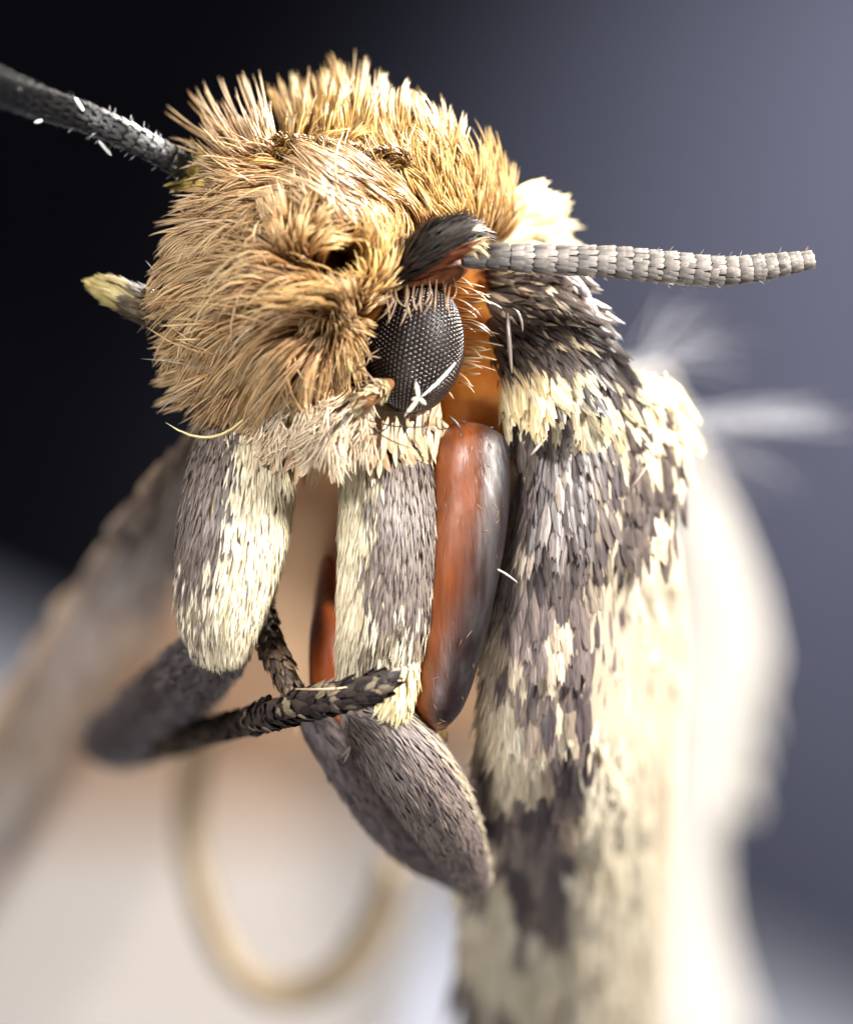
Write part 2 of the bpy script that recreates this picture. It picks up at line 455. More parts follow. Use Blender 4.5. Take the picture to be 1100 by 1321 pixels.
quad('ground', [P(-500, 1750, 18), P(1700, 1950, 18), P(1700, 1530, 74), P(-500, 560, 74)], M_paper, 'blurred pale grey paper under and behind the moth')

# ================================================================== the moth
moth = bpy.data.objects.new('moth', None); COL.objects.link(moth)
moth.location = P(560, 1000, 3.0).tolist()
moth['label'] = 'furry golden moth with dark netted eye, banded antennae and scaly wings'
moth['category'] = 'moth'
bpy.context.view_layer.update()
ROOT = moth.location.copy()
class Shift: pass
# parts are modelled in world coordinates: the empty sits at the wing base, so undo its offset on each part
_parts = []
def part(o):
    _parts.append(o); return o

# ---------------------------------------------------------------- palettes
def mix(a, b, t): return a[None] * (1 - t[:, None]) + b[None] * t[:, None]
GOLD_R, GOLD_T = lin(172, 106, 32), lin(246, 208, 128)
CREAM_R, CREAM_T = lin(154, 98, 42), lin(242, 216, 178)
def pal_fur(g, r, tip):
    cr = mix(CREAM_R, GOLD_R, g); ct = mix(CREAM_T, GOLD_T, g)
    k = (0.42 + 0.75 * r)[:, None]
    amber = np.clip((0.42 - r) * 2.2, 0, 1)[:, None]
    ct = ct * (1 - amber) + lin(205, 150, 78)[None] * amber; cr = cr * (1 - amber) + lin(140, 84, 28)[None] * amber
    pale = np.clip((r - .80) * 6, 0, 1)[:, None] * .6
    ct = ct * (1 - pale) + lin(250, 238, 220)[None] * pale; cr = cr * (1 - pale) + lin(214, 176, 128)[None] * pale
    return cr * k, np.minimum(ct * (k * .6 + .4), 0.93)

# ---------------------------------------------------------------- head
def h_head(px, py):
    return -0.10 + 0.72 * (((px - 400) / 195) ** 2 + ((py - 375) / 220) ** 2)
head = part(ellipsoid('head', 402, 372, 0.78, 170, 196, 0.74, M_core, moth))
HG = [  # root, bend, tip (photo pixels), goldness, lift
 ((412,412),(330,385),(240,425),.25,.16), ((405,425),(330,425),(270,480),.3,.16), ((410,432),(360,462),(318,530),.35,.16),
 ((420,440),(395,490),(372,560),.3,.15), ((400,400),(320,358),(235,380),.2,.17), ((395,385),(310,335),(235,355),.2,.17),
 ((385,365),(320,310),(262,325),.2,.16), ((345,335),(290,305),(240,335),.2,.14), ((330,400),(270,410),(225,452),.2,.13),
 ((300,360),(250,365),(213,395),.2,.12), ((300,430),(255,455),(225,500),.25,.12), ((280,320),(240,322),(210,348),.15,.1),
 ((330,470),(290,500),(262,545),.3,.13), ((270,470),(235,485),(195,500),.3,.12), ((250,445),(222,455),(190,465),.3,.1),
 ((350,500),(335,540),(318,585),.25,.12), ((400,490),(390,540),(385,592),.2,.12), ((440,485),(440,525),(448,570),.2,.1),
 ((450,450),(465,470),(480,498),.35,.1), ((430,430),(452,425),(476,438),.5,.12),
 ((372,325),(360,288),(345,248),.4,.2), ((385,325),(383,285),(392,240),.5,.22), ((400,325),(410,290),(432,268),.6,.22),
 ((410,332),(428,302),(462,296),.7,.2), ((355,335),(332,295),(308,266),.3,.18),
 ((365,250),(310,243),(255,262),.2,.13), ((372,272),(310,265),(250,288),.2,.13), ((350,288),(295,284),(235,302),.2,.13),
 ((300,290),(260,300),(222,325),.15,.1), ((270,260),(245,273),(226,298),.15,.1), ((290,240),(265,243),(240,262),.2,.1),
 ((335,205),(300,175),(275,142),.15,.12), ((345,200),(325,165),(305,134),.15,.12), ((352,195),(348,160),(348,124),.3,.12),
 ((325,215),(290,193),(262,170),.15,.12), ((325,227),(290,217),(256,208),.15,.12), ((345,228),(310,228),(272,238),.25,.12),
 ((375,205),(355,193),(338,200),.95,.12), ((392,200),(385,217),(368,224),.95,.12), ((420,205),(412,190),(395,182),.95,.1),
 ((470,270),(425,240),(375,213),.0,.2), ((492,255),(450,226),(398,206),.05,.18), ((455,285),(420,260),(383,228),.05,.2),
 ((522,265),(480,233),(428,208),.2,.16), ((430,280),(408,256),(382,236),.1,.2),
 ((455,365),(502,350),(521,318),.9,.2), ((455,355),(500,325),(507,278),.9,.2), ((460,345),(490,312),(478,274),.95,.2),
 ((470,375),(505,367),(526,345),.85,.16), ((542,300),(527,268),(488,243),.5,.14), ((552,272),(525,235),(478,203),.6,.12),
 ((545,322),(547,290),(530,252),.8,.12), ((470,395),(490,394),(507,384),.6,.12), ((452,400),(447,375),(432,352),.45,.24),
 ((465,412),(482,420),(500,428),.5,.12), ((440,390),(425,375),(395,365),.7,.24), ((425,385),(400,380),(365,395),.7,.22),
]
HF = Field(HG)
def head_roots(n, near=0.7):
    w = np.linalg.norm(HF.T, axis=1); w = w / w.sum(); m_ = n * 3
    gi = rng.choice(len(HG), m_, p=w)
    p = HF.R[gi] + rng.normal(0, 15, (m_, 2)) + HF.T[gi] * rng.uniform(-.05, .22, m_)[:, None]
    q = np.stack([rng.uniform(225, 575, m_), rng.uniform(165, 570, m_)], -1)
    p = np.where((rng.uniform(0, 1, m_) < near)[:, None], p, q)
    r = ((p[:, 0] - 400) / 168) ** 2 + ((p[:, 1] - 372) / 196) ** 2
    eye = ((p[:, 0] - 535) / 80) ** 2 + ((p[:, 1] - 448) / 95) ** 2 < 1
    scape = (p[:, 0] > 520) & (p[:, 1] > 300)
    low = (p[:, 0] > 445) & (p[:, 1] > 455)
    hole = ((p[:, 0] - 432) / 22) ** 2 + ((p[:, 1] - 345) / 26) ** 2 < rng.uniform(0.2, 1, len(p))
    gap = (p[:, 0] > 362) & (p[:, 0] < 530) & (p[:, 1] < 214 + (p[:, 0] - 370) * .12)
    return p[(r < np.where((p[:, 0] > 480) & (p[:, 1] < 320), 1.06, .92)) & ~gap & ~eye & ~scape & ~low & ~hole][:n]
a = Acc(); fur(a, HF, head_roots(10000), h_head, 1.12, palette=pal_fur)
# sparse longer stray hairs
fur(a, HF, head_roots(420), h_head, 1.25, palette=lambda g, r, t: (pal_fur(g, r, t)[0] * 1.3, np.minimum(pal_fur(g, r, t)[1] * 1.25, .95)), jit=.4, clump=18, lenr=(.55, 1.05), liftk=1.5)
fur(a, Field([g for g in HG if g[2][1] < 300 and g[0][0] < 400 and g[2][0] < 360]), np.array([(rng.uniform(290, 355), rng.uniform(175, 230)) for _ in range(60)]), h_head, 1.5, palette=pal_fur, lenr=(1.0, 1.35), pull=.2)
# dark gold curls in the furrow between face and collar
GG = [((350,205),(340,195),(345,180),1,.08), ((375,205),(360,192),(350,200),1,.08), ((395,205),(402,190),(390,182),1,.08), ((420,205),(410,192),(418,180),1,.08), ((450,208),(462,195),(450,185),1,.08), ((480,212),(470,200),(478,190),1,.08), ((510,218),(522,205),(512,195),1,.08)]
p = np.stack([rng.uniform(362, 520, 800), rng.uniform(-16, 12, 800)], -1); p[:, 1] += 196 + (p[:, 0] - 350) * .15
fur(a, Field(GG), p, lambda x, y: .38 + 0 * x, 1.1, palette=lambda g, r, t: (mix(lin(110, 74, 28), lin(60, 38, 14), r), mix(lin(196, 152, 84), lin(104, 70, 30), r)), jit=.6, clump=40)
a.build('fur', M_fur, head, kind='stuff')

# ---------------------------------------------------------------- collar behind the head
def h_col(px, py):
    return 0.46 + 0.5 * ((px - 500) / 150) ** 2 + 0.35 * ((py - 250) / 110) ** 2
collar = part(ellipsoid('collar', 492, 262, 1.55, 118, 112, 0.75, M_core, moth, rot=math.radians(-24)))
CG = [((380,185),(372,155),(368,116),.9,.1), ((410,190),(412,150),(408,104),.9,.1), ((445,190),(452,150),(448,96),.9,.1),
 ((480,190),(480,160),(487,124),.9,.1), ((520,200),(506,165),(512,128),.9,.1), ((550,220),(562,180),(552,142),.9,.1),
 ((575,240),(580,200),(570,163),.9,.1), ((592,280),(602,240),(592,203),.85,.1), ((612,300),(622,265),(618,208),.8,.1),
 ((632,305),(646,275),(648,238),.7,.1), ((500,220),(470,200),(428,183),.9,.12), ((540,240),(502,213),(468,180),.9,.12),
 ((562,252),(540,215),(518,178),.95,.12), ((420,200),(435,170),(470,150),1,.16), ((395,195),(400,170),(425,150),1,.16),
 ((560,290),(560,260),(545,225),1,.1), ((585,300),(590,270),(580,235),.95,.1)]
CF = Field(CG)
cpoly = [(362,200),(370,168),(420,160),(500,165),(560,190),(600,235),(640,270),(655,312),(600,315),(560,318),(540,262),(470,212)]
pts = np.stack([rng.uniform(355, 660, 14000), rng.uniform(155, 320, 14000)], -1)
pts = pts[inpoly(pts[:, 0], pts[:, 1], cpoly)][:3600]
a = Acc(); fur(a, CF, pts, h_col, 1.15, palette=pal_fur, clump=12)
fur(a, CF, pts[:150], h_col, 1.4, palette=pal_fur, clump=14, lenr=(1.05, 1.4), pull=.15)
a.build('fur', M_fur, collar, kind='stuff')

# ---------------------------------------------------------------- thorax
thorax = part(ellipsoid('thorax', 630, 510, 2.08, 120, 200, 1.45, M_amberskin, moth))

# ---------------------------------------------------------------- compound eye
EX, EY, ED = 536, 449, 0.30
eye = part(ellipsoid('compound_eye', EX, EY, ED, 61, 84, 0.30, M_eyebase, moth, rot=math.radians(-8)))
def ommatidia():
    acc = Acc(); sp = 0.096; seg = 6
    th0 = np.array([0, .5, 1.0]); V0 = []
    for r_, z_ in ((1.0, 0.0), (.8, .42), (.42, .72)):
        for k in range(seg): V0.append((r_ * math.cos(k * math.pi / 3 + .5), r_ * math.sin(k * math.pi / 3 + .5), z_))
    V0.append((0, 0, .82)); V0 = np.array(V0)
    F0 = [(r * 6 + k, r * 6 + (k + 1) % 6, (r + 1) * 6 + (k + 1) % 6, (r + 1) * 6 + k) for r in range(2) for k in range(6)]
    F0 += [(12 + k, 12 + (k + 1) % 6, 12 + (k + 2) % 6, 18) for k in (0, 2, 4)]
    F0 = np.array(F0); s = 1 / 250; cr, sr = math.cos(math.radians(-8)), math.sin(math.radians(-8))
    o = P(EX, EY, ED); ax = np.array([61 * s, .30, 84 * s]); pos = []; nn = []
    R_ = 1.75; n = int(R_ / sp) + 1
    for i in range(-n, n + 1):
        for j in range(-n * 2, n * 2 + 1):
            p = (i * sp * 0.866 * 1.18, (j + .5 * (i % 2)) * sp * .86); rho = math.hypot(*p)
            if rho > R_: continue
            d = np.array([math.sin(rho) * p[0] / max(rho, 1e-6), -math.cos(rho), math.sin(rho) * p[1] / max(rho, 1e-6)])
            q = d * ax; m = d / ax; m /= np.linalg.norm(m)
            q = np.array([q[0] * cr - q[2] * sr, q[1], q[0] * sr + q[2] * cr]); m = np.array([m[0] * cr - m[2] * sr, m[1], m[0] * sr + m[2] * cr])
            pos.append(q + o); nn.append(m)
    pos = np.array(pos); nn = np.array(nn)
    X = norm(np.cross(nn, np.array([0.02, .03, 1.]))); Y = np.cross(nn, X); rad = 0.0128
    V = pos[:, None] + rad * (X[:, None] * V0[None, :, 0:1] + Y[:, None] * V0[None, :, 1:2] + nn[:, None] * V0[None, :, 2:3])
    F = (F0[None] + (np.arange(len(pos)) * len(V0))[:, None, None]).reshape(-1, 4)
    acc.add(V, F); return acc
ommatidia().build('eye_facets', M_eye, eye, kind='stuff')

# ---------------------------------------------------------------- antennae
def lighten(c, k): return np.minimum(c * k, .95)
def antenna(path, hw, nseg, lightc, darkc, scape=None, fadeblur=False, wscale=11, nper=11):
    root = None
    T = Tube(path, hw, [w / 250 for w in hw], n=nseg * 3 + 1, ring=14)
    base = Acc(); T.mesh(base, .80); root = base.build('antenna', M_brown, moth)
    part(root)
    for s_ in range(nseg):
        t0 = s_ / nseg; t1 = (s_ + 1) / nseg
        acc = Acc(); ph = .3 * math.sin(s_ * 1.7)
        # flared sleeve under the scales
        ring = 14; a_ = np.linspace(0, 2 * math.pi, ring, endpoint=False)
        A, _, _ = T.point(np.full(ring, t0), a_); B, nb, _ = T.point(np.full(ring, min(t1, .999)), a_)
        ca = A.mean(0); cb = B.mean(0)
        V = np.concatenate([ca + (A - ca) * .82, cb + (B - cb) * .96, cb + (B - cb) * .6])
        j = np.arange(ring); F = np.concatenate([np.stack([k * ring + j, k * ring + (j + 1) % ring, (k + 1) * ring + (j + 1) % ring, (k + 1) * ring + j], -1) for k in range(2)])
        acc.add(V, F, darkc * 1.0)
        for row, (tt, ln) in enumerate(((t0 + .02 / nseg, .62), (t0 + .22 / nseg, .84))):
            n = nper; an = ph + row * .28 + np.arange(n) * 2 * math.pi / n + rng.normal(0, .05, n)
            p, nn, d = T.point(np.full(n, min(tt, .985)), an)
            seglen = min(np.linalg.norm(cb - ca), .11)
            L_ = seglen * ln * rng.uniform(.95, 1.05, n); Wd = np.full(n, wscale / 250.) * rng.uniform(.85, 1.1, n)
            c = (.42 if (s_ < 2 and nper == 16) else 1.0) * mix(darkc * 2.2, lightc, np.clip(rng.normal(.75 if row else .5, .18, n), 0, 1))
            place_scales(acc, p - nn * .006, d + nn * .15, nn, L_, Wd, c * .45, SEGV, colt=lighten(c, 1.5))
        # little bristles
        n = 3; an = rng.uniform(0, 6.28, n); p, nn, d = T.point(np.full(n, (t0 + t1) / 2), an)
        q = p + nn * .03 + d * .02
        hair_mesh(acc, p, (p + q) / 2, q, np.full(n, .0022), np.tile(lightc * .7, (n, 1)), np.tile(lightc * 1.3, (n, 1)), S=3)
        o = acc.build('segment', M_ant, root)
    return root, T
SEGV = [scale_variant(1, rs, R=3, rounded=.06, base=.85, tooth=.25) for _ in range(4)]
ant_r, TR = antenna([(596,329,.12),(700,334,.18),(790,338,.22),(860,345,.27),(930,350,.33),(990,344,.4),(1046,335,.46)],
        [16, 19, 20.5, 21.5, 19.5, 17, 12], 21, lin(146, 137, 129), lin(34, 30, 29), wscale=8.2, nper=16)
ant_r['label'] = 'banded silvery antenna reaching out from above the eye'
socket = ellipsoid('antenna_socket', 552, 358, .40, 56, 20, .26, plain('rusty_skin', lin(140,80,46), lin(84,50,34), scale=14, rough=.7, spec=.2, bump=.6), ant_r, rot=math.radians(18))
# scape of that antenna: dark brush of long scales
sc = Tube([(502,368,.14),(526,345,.03),(556,321,-.03),(586,306,.0),(606,310,.08)], [6,19,26,22,16], [.05,.1,.13,.11,.07], n=30)
scape = sc.obj('scape', M_brown, ant_r, .85)
a = Acc()
def c_scape(t, an, r):
    c = mix(lin(50, 38, 31), lin(20, 16, 16), r)
    c = np.where((an < -.75)[:, None] & (t < .75)[:, None], mix(lin(150, 84, 52), lin(120, 66, 44), r), c)
    pale = (t > .70) & (an < .3)
    return np.where(pale[:, None], mix(lin(225, 205, 165), lin(190, 168, 130), r), c)
sc.scales(a, 620, 34, 5, c_scape, lift=.1, t1=.86)
a.build('scape_scales', M_fine, ant_r, kind='stuff')
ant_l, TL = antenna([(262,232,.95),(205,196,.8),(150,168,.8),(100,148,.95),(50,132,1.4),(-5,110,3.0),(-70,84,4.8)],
        [16, 18, 19, 20, 21, 22, 22], 24, lin(36, 32, 31), lin(14, 13, 13), wscale=6, nper=12)  # shade put into the colour: scales set darker than the other antenna's
ant_l['label'] = 'dark antenna fading out of focus on the shaded side of the head'
a = Acc()
n = 34; t = rng.uniform(0, .52, n); an = rng.choice([-1.5, 1.5], n) + rng.normal(0, .5, n); p, nn, d = TL.point(t, an)
q = p + nn * .035 + d * .012
hair_mesh(a, p, (p + q) / 2, q, np.full(n, .003), np.full((n, 3), .3), np.full((n, 3), .5), S=4)
for (r_, m_, t_) in (((108,143),(102,134),(96,125)), ((128,182),(135,190),(144,201)), ((55,155),(50,157),(44,158))):
    C = [P(*x, .8)[None] for x in (r_, m_, t_)]
    hair_mesh(a, *C, np.array([.011]), np.full((1, 3), .8), np.full((1, 3), .9))
a.build('bristle', M_fur, ant_l, kind='stuff')
a = Acc()
n = 26; t = rng.uniform(.0, .06, n); an = rng.uniform(-1.6, 1.6, n); p, nn, d = TL.point(t, an)
place_scales(a, p, d * .6 + nn * .5, nn, np.full(n, .12), np.full(n, .055), mix(lin(190, 170, 90), lin(90, 78, 40), rng.uniform(0, 1, n)), SPAT)
a.build('base_scales', M_fine, ant_l, kind='stuff')

# ---------------------------------------------------------------- labial palp on the shaded side
pl = Tube([(236,425,.75),(205,405,.7),(170,388,.72),(140,374,.8),(126,368,.85)], [20,21,19,15,7], [.08,.085,.08,.06,.03], n=26)
palp = part(pl.obj('palp', M_brown, moth, .85)); a = Acc()
pl.scales(a, 520, 24, 6, lambda t, an, r: np.where((t > .45)[:, None], mix(lin(196, 178, 120), lin(150, 132, 80), r), mix(lin(96, 78, 50), lin(56, 44, 32), r)), t1=.97)
a.build('scales', M_fine, palp, kind='stuff')
pl2 = Tube([(508,492,.12),(490,502,.02),(474,514,-.06),(462,530,-.02)], [5,14,14,6], [.03,.07,.06,.03], n=20)
palp2 = part(pl2.obj('palp', plain('tan_cuticle', lin(140,98,60), lin(92,62,38), scale=9, rough=.4, coat=.2), moth, .9, label='short tan palp with black bristles below the eye')); a = Acc()
pl2.scales(a, 70, 15, 5, lambda t, an, r: mix(lin(214, 196, 150), lin(110, 88, 66), r), t0=.3, lift=.25, jit=.6, amax=1.2)
a.build('scales', M_fine, palp2, kind='stuff')

# ---------------------------------------------------------------- loose bristles of the face
def bristles(name, lst, mat, parent, wpx, c0, c1):
    a = Acc()
    for (r_, m_, t_) in lst:
        C = [P(*x)[None] for x in (r_, m_, t_)]
        hair_mesh(a, *C, np.array([wpx / 250 * rng.uniform(.8, 1.25)]), c0[None], c1[None], S=9)
    return a.build(name, mat, parent, kind='stuff')
bl = []
for k in range(11):
    x = 505 + k * 7.5 + rng.normal(0, 3); dx = (x - 540) * .35
    bl.append(((x, 534 + rng.normal(0, 3), .02), (x + dx * .4 + rng.normal(0, 3), 552, -.06), (x + dx * 1.2 + rng.normal(0, 8), 566 + rng.normal(0, 9), -.1)))
bl += [((474,542,-.02),(520,551,-.12),(556,548,-.12)), ((475,548,-.02),(500,566,-.12),(536,580,-.12)), ((492,531,-.05),(520,533,-.12),(548,528,-.12))]
bl += [((452,534,-.08),(438,547,-.14),(420,560,-.16)), ((450,538,-.08),(436,552,-.14),(419,566,-.16)), ((455,532,-.08),(443,541,-.14),(428,552,-.16))]
bristles('dark_bristles', bl, M_fur, head, 1.2, lin(34, 28, 26), lin(58, 48, 44))
wl = [((587,468,.08),(566,492,-.05),(542,513,-.12))]
bristles('white_hair', wl, M_fur, eye, 3.2, lin(225, 222, 215), lin(245, 244, 240))
a = Acc()
for ang, ln in ((-100, .09), (128, .12), (40, .05), (170, .04)):
    d = np.array([math.cos(math.radians(ang)), 0.15, -math.sin(math.radians(ang))]) * ln
    c = P(540, 514, -.09); hair_mesh(a, c[None], (c + d / 2)[None], (c + d)[None], np.array([.013]), lin(240,236,205)[None], lin(250,246,225)[None], S=4)
a.build('white_scales', M_fur, eye, kind='stuff')
eb = []
for k in range(22):
    x = rng.uniform(498, 590); ln = rng.uniform(18, 58); eb.append(((x, 364 + rng.normal(0, 5), .0), (x + rng.normal(0, 3), 366 + ln * .5, -.1), (x + rng.normal(-1, 7), 366 + ln, -.12)))
for k in range(9):
    y_ = 440 + k * 8 + rng.normal(0, 3); eb.append(((452 + rng.normal(0, 6), y_, .0), (470, y_ + rng.normal(0, 5), -.1), (488 + rng.normal(0, 8), y_ + rng.normal(2, 9), -.1)))
bristles('lashes', eb, M_fur, eye, 1.15, lin(96, 70, 50), lin(190, 160, 130))
# hairs between eye and wing base
eb = []
for k in range(34):
    y_ = rng.uniform(352, 500); x = 592 + rng.normal(0, 7) - abs(y_ - 430) * .05
    ln = rng.uniform(25, 55) * (1 if y_ < 470 else .6)
    eb.append(((x, y_, .55), (x + ln * .5, y_ + 2 + rng.normal(0, 1), .49), (x + ln, y_ + 7 + rng.normal(0, 6), .46)))
bristles('side_hairs', eb, M_fur, thorax, 1.1, lin(150, 104, 60), lin(236, 216, 176))
# long curved pale bristle on the shaded side and the thin spikes above the palp
bristles('curved_bristle', [((322,532,.25),(272,564,.2),(214,545,.25))], M_fur, head, 2.4, lin(210, 190, 130), lin(240, 226, 170))
sp = [((226,394,.6),(206,360,.55),(188,336,.55)), ((232,392,.6),(214,352,.55),(204,318,.55)), ((238,390,.6),(222,345,.55),(214,310,.55)), ((222,402,.6),(206,380,.55),(193,358,.55)),
      ((300,488,.2),(240,470,.1),(182,463,.15)), ((262,505,.4),(230,512,.35),(202,535,.35))]
bristles('spikes', sp, M_fur, head, .9, lin(120, 112, 108), lin(190, 184, 176))

# ---------------------------------------------------------------- cream throat fur / scales below the face
def h_thr(px, py): return 0.06 + 0.25 * ((px - 440) / 100) ** 2 + .0010 * np.maximum(py - 560, 0)
throat = part(ellipsoid('throat', 430, 540, .78, 118, 62, .60, plain('cream_skin', lin(196,172,138), lin(176,150,116), scale=6), moth))
TG = [((360,515),(352,540),(340,566),.1,.08), ((400,525),(396,552),(388,580),.1,.08), ((450,535),(432,565),(408,600),.0,.1), ((480,540),(480,565),(477,585),.1,.06),
      ((530,540),(538,565),(545,595),.1,.06), ((560,520),(560,548),(562,590),.1,.06), ((330,525),(315,545),(300,560),.1,.08)]
TF = Field(TG)
def c_thr(x, y, r, g): return mix(lin(214, 190, 156), lin(176, 144, 110), r)
ROUND = [scale_variant(3, rs, rounded=.45, base=.3, tooth=.25) for _ in range(4)]
pts = poisson([(325,515),(450,540),(520,535),(572,500),(574,560),(555,565),(480,568),(390,572),(330,548)], 9)
scale_field('scales', throat, pts, TF, h_thr, 50, 15, c_thr, ROUND, lift=.05, jit=.35)
n = 1000; p = np.stack([rng.uniform(318, 480, n), rng.uniform(500, 560, n)], -1)
a = Acc(); fur(a, TF, p, h_thr, 1.3, palette=lambda g, r, t: (mix(lin(216,190,150), lin(184,148,106), r), mix(lin(250,238,218), lin(232,210,178), r)), jit=.25, lenr=(.55, 1.15), clump=16)
a.build('fur', M_fur, throat, kind='stuff')

# ---------------------------------------------------------------- legs
def c_cox(dark_lo, dark_hi, edge0, edge1, seed):
    def f(t, an, r):
        n = vnoise(t * 6, an * 2.2, 1.0, seed) * .35 + vnoise(t * 22, an * 7, 1.0, seed + 3) * .25
        dark = (t > dark_lo - .0) & (t < dark_hi + n * .8 + (r - .5) * .25) & (an > edge0 + n * .8 + (r - .5) * .5) & (an < edge1 + n * .6 + (r - .5) * .3)
        cd_ = mix(lin(138, 124, 114), lin(84, 73, 70), r); cp = mix(lin(236, 226, 200), lin(196, 180, 146), r)
        mid = mix(lin(176, 160, 134), lin(130, 116, 100), r)
        c = np.where(dark[:, None], cd_, cp)
        edge = (np.abs(t - dark_hi) < .1) & (an > edge0) & (an < edge1) & (r > .45)
        return np.where(edge[:, None], mid, c)
    return f
def leg_part(name, parent, tube, mat=M_brown, shrink=.93): return tube.obj(name, mat, parent, shrink)
M_cream = plain('pale_cuticle', lin(200, 180, 140), lin(170, 148, 110), scale=7)
M_grey = plain('grey_brown_cuticle', lin(112, 99, 93), lin(92, 81, 77), scale=8)
# foreleg under the eye: coxa in front, then the dark femur
cx = Tube([(498,560,.75),(500,620,.48),(502,700,.38),(497,790,.36),(487,850,.38),(480,884,.4)], [52,60,63,60,52,44], [.2,.25,.26,.24,.2,.14], n=46, ring=26)
foreleg = part(leg_part('foreleg', moth, cx, M_cream)); foreleg['label'] = 'foreleg under the eye with grey and cream scaled upper joint'
a = Acc(); cx.scales(a, 6000, 28, 4.2, c_cox(-.1, .72, -.45, 1.25, 1), lift=.07, jit=.07, t1=.97)
a.build('coxa_scales', M_fine, foreleg, kind='stuff')
tr = Tube([(520,835,.36),(516,870,.34),(508,905,.36),(500,918,.42)], [20,22,22,14], [.1,.12,.12,.08], n=18)
o = leg_part('trochanter', foreleg, tr, M_cream); a = Acc()
tr.scales(a, 420, 26, 6, lambda t, an, r: mix(lin(246, 234, 190), lin(220, 200, 150), r), jit=.2); a.build('trochanter_scales', M_fine, foreleg, kind='stuff')
fm = Tube([(455,912,.55),(487,935,.5),(530,990,.6),(572,1055,1.0),(612,1135,1.8)], [26,44,50,44,22], [.14,.2,.22,.2,.1], n=36, ring=22)
o = leg_part('femur', foreleg, fm, M_grey); a = Acc()
def c_fem(t, an, r):
    c = mix(lin(146, 130, 122), lin(92, 81, 79), r)
    return np.where(((an > .9) & (r > .35))[:, None], mix(lin(206, 190, 160), lin(160, 146, 128), r), c)
fm.scales(a, 4200, 24, 3.8, c_fem, lift=.06, jit=.08, t1=.97); a.build('femur_scales', M_fine, foreleg, kind='stuff')
tb = Tube([(390,905,.9),(430,965,1.1),(480,1035,1.6),(530,1090,2.2),(605,1140,3.0)], [16,24,28,26,16], [.1,.12,.14,.12,.08], n=30)
o = leg_part('tibia', foreleg, tb, M_grey); a = Acc()
tb.scales(a, 1300, 26, 6, lambda t, an, r: mix(lin(128, 114, 112), lin(84, 74, 76), r), lift=.06); a.build('tibia_scales', M_fine, foreleg, kind='stuff')

# foreleg on the shaded side
cx2 = Tube([(318,535,.85),(312,600,.58),(300,690,.45),(287,770,.45),(284,815,.5),(284,834,.55)], [46,66,70,60,46,34], [.2,.27,.28,.24,.18,.12], n=46, ring=26)
foreleg2 = part(leg_part('foreleg', moth, cx2, M_cream)); foreleg2['label'] = 'foreleg beside the shaded wing, dark outer and cream inner half'
a = Acc(); cx2.scales(a, 6500, 28, 4.2, c_cox(-.1, .66, -2.4, -.12, 5), lift=.08, jit=.07, t1=.97)
a.build('coxa_scales', M_fine, foreleg2, kind='stuff')
fm2 = Tube([(296,822,.7),(262,858,1.6),(215,905,3.6),(170,945,5.2),(135,955,6.0)], [34,44,48,44,30], [.16,.22,.24,.22,.14], n=36, ring=22)
o = leg_part('femur', foreleg2, fm2); a = Acc()
fm2.scales(a, 1700, 30, 7, lambda t, an, r: mix(lin(104, 94, 92), lin(62, 55, 56), r), lift=.06, t1=.97); a.build('femur_scales', M_fine, foreleg2, kind='stuff')
tb2 = Tube([(150,962,6.0),(195,962,4.6),(245,950,3.0),(290,938,1.7),(330,928,.85)], [26,22,18,17,17], [.1,.09,.075,.07,.07], n=30)
o = leg_part('tibia', foreleg2, tb2, plain('dark_brown_cuticle', lin(78, 56, 34), lin(48, 36, 26), scale=4)); a = Acc()
tb2.scales(a, 700, 18, 8, lambda t, an, r: mix(lin(84, 66, 48), lin(44, 36, 34), r), lift=.1, t1=.97); a.build('tibia_scales', M_fine, foreleg2, kind='stuff')
ta2 = Tube([(322,930,.9),(360,918,.4),(400,907,.15),(440,898,.02),(480,886,-.06),(500,878,-.08)], [17,19,19,18,17,10], [.07,.075,.075,.07,.065,.04], n=36)
o = leg_part('tarsus', foreleg2, ta2); a = Acc()
def c_tar(t, an, r):
    c = mix(lin(74, 62, 58), lin(40, 34, 34), r); n = np.sin(t * 26 + an * 1.5)
    return np.where(((n > .55) & (r > .3))[:, None], mix(lin(186, 168, 140), lin(130, 114, 96), r), c)
ta2.scales(a, 330, 22, 13, c_tar, variants=SPAT, lift=.2, jit=.16, t1=.98, amax=2.6); a.build('tarsus_scales', M_fine, foreleg2, kind='stuff')
bristles('tarsus_spine', [((381,889,.0),(420,889,-.06),(452,886,-.06)), ((496,872,-.1),(505,866,-.12),(517,862,-.12)), ((498,882,-.1),(508,879,-.12),(519,878,-.12))], M_fur, foreleg2, 1.4, lin(170,150,120), lin(235,220,190))
# mid leg tarsus hanging between the forelegs
mt = Tube([(352,735,1.4),(340,775,1.0),(345,820,.7),(362,860,.5),(378,890,.4)], [8,12,15,15,12], [.04,.05,.055,.055,.045], n=30)
midleg2 = part(leg_part('midleg', moth, mt)); midleg2['label'] = 'thin dark scaled leg tip hanging between the forelegs'
a = Acc(); mt.scales(a, 300, 22, 9, lambda t, an, r: mix(lin(150, 124, 98), lin(52, 42, 40), np.sqrt(r)), variants=SPAT, lift=.15, t1=.98); a.build('scales', M_fine, midleg2, kind='stuff')

